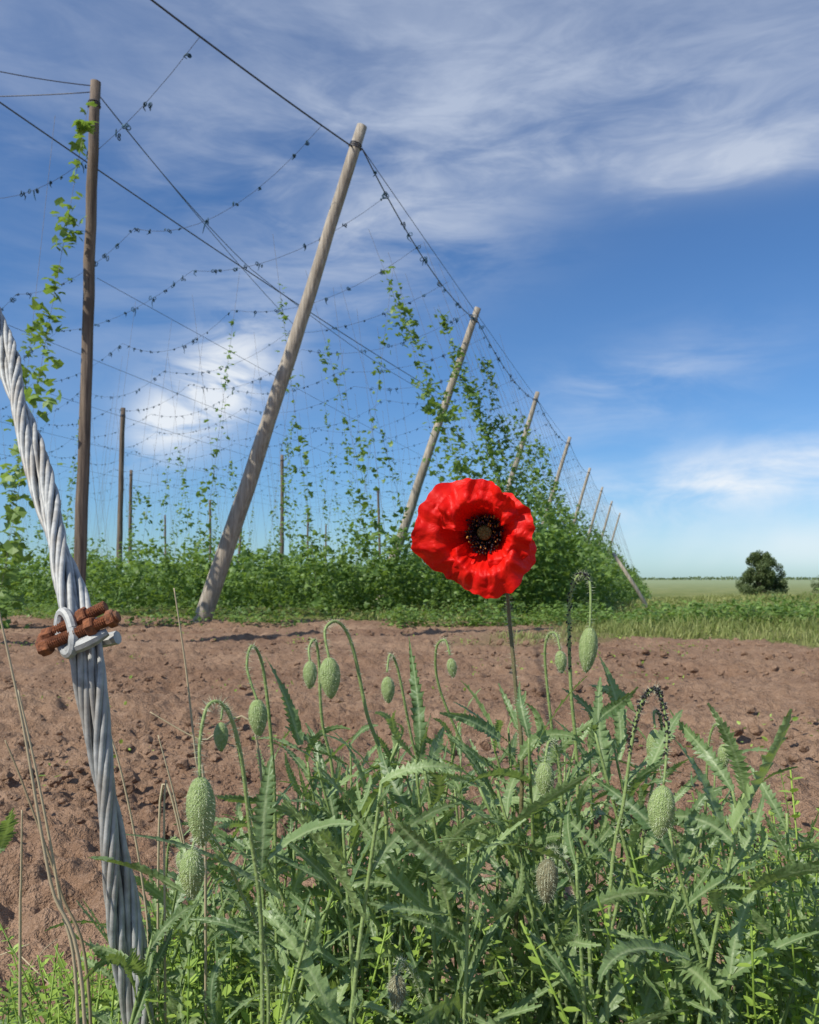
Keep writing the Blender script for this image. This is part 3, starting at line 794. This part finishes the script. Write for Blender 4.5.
hor=b.m('SQRT',b.m('ADD',b.m('MULTIPLY',X_,X_),b.m('MULTIPLY',Y_,Y_)))
te=b.m('DIVIDE',Z_,b.m('MAXIMUM',hor,.01))
sph=b.n('ShaderNodeCombineXYZ');b.l(azn,sph.inputs[0]);b.l(te,sph.inputs[1])
def ae(u,v):
    a=math.atan((u-409.5)/F);return a,(580-v)/F*math.cos(a)
def gauss(u,v,su,sv,rot=0):
    a0,e0=ae(u,v);c_,s_=math.cos(rot),math.sin(rot)
    da=b.m('SUBTRACT',azn,a0);de=b.m('SUBTRACT',te,e0)
    p_=b.m('DIVIDE',b.m('ADD',b.m('MULTIPLY',da,c_),b.m('MULTIPLY',de,s_)),su/F)
    q_=b.m('DIVIDE',b.m('SUBTRACT',b.m('MULTIPLY',de,c_),b.m('MULTIPLY',da,s_)),sv/F)
    return b.m('EXPONENT',b.m('MULTIPLY',b.m('ADD',b.m('MULTIPLY',p_,p_),b.m('MULTIPLY',q_,q_)),-1.0))
n_str=b.noise(b.scalev(sph.outputs[0],(2.4,7.5,1),(0,0,-.35)),1.0,6,.6,.8)
n_fin=b.noise(b.scalev(sph.outputs[0],(7,20,1),(0,0,-.55)),1.0,5,.62,.7)
n_low=b.noise(b.scalev(sph.outputs[0],(1,1.4,1)),3.2,4,.5,.4)
streak=b.mr(n_str,.36,.66,0,1,True);fine=b.mr(n_fin,.34,.70,0,1,True);soft=b.mr(n_low,.3,.64,0,1,True)
tex=b.m('ADD',b.m('MULTIPLY',streak,.6),b.m('MULTIPLY',fine,.4))
vedge=b.m('ADD',te,b.m('ADD',b.m('MULTIPLY',b.m('SUBTRACT',n_low,.5),.42),b.m('MULTIPLY',b.m('SUBTRACT',n_fin,.5),.14)))
veil=b.m('MULTIPLY',b.mr(vedge,.42,.58,0,1,True),b.m('ADD',.20,b.m('ADD',b.m('MULTIPLY',tex,.48),b.m('MULTIPLY',soft,.14))))
veil=b.m('MULTIPLY',veil,b.mr(azn,-.42,.1,.6,1,True))
tot=veil
def addc(g,t,wt):
    global tot
    tot=b.m('ADD',tot,b.m('MULTIPLY',b.m('MULTIPLY',g,t),wt))
addc(gauss(640,110,230,62,-.14),b.m('ADD',.35,b.m('MULTIPLY',tex,.6)),.46)
addc(gauss(690,170,150,24,-.05),b.m('ADD',.3,b.m('MULTIPLY',soft,.7)),.42)
addc(gauss(420,240,140,55,.35),tex,.65)
addc(gauss(213,388,70,36,.75),b.mr(b.m('ADD',b.m('MULTIPLY',n_fin,.6),b.m('MULTIPLY',n_str,.4)),.38,.54,.1,1,True),1.45)
addc(gauss(158,425,24,24,.2),b.m('ADD',.5,b.m('MULTIPLY',fine,.5)),.6)
addc(gauss(760,480,190,34,.12),b.m('ADD',.1,tex),1.25)
addc(gauss(620,395,120,40,.25),tex,.6)
addc(gauss(250,240,240,130,.5),tex,.36)
addc(gauss(780,545,260,24,0),b.m('ADD',.4,soft),.5)
tot=b.m('MULTIPLY',b.m('MINIMUM',tot,1.0),b.mr(Z_,0,.02,.6,1))
skyc=b.mix(1,sky.outputs[0],C(.64,.96,1.30),'MULTIPLY')
cc=b.mix(b.mr(te,.15,.6,0,1,True),C(9.4,9.8,10.2),C(5.2,6.0,7.6))
fin=b.mix(b.m('MULTIPLY',tot,.88),skyc,cc)
bg=b.n('ShaderNodeBackground');b.l(fin,bg.inputs[0]);bg.inputs[1].default_value=.095
wo=b.n('ShaderNodeOutputWorld');b.l(bg.outputs[0],wo.inputs[0])
# ---------------------------------------------------------------- camera
cam=bpy.data.cameras.new('camera');co=bpy.data.objects.new('camera',cam);scene.collection.objects.link(co)
co.location=(0,0,CAM_H);co.rotation_euler=(math.radians(90),0,0)
cam.sensor_fit='HORIZONTAL';cam.sensor_width=24;cam.lens=24;cam.shift_y=68/819
cam.clip_start=.03;cam.clip_end=8000
cam.dof.use_dof=True;cam.dof.focus_distance=.62;cam.dof.aperture_fstop=22
scene.camera=co
scene.view_settings.view_transform='Standard';scene.view_settings.look='None';scene.view_settings.exposure=0
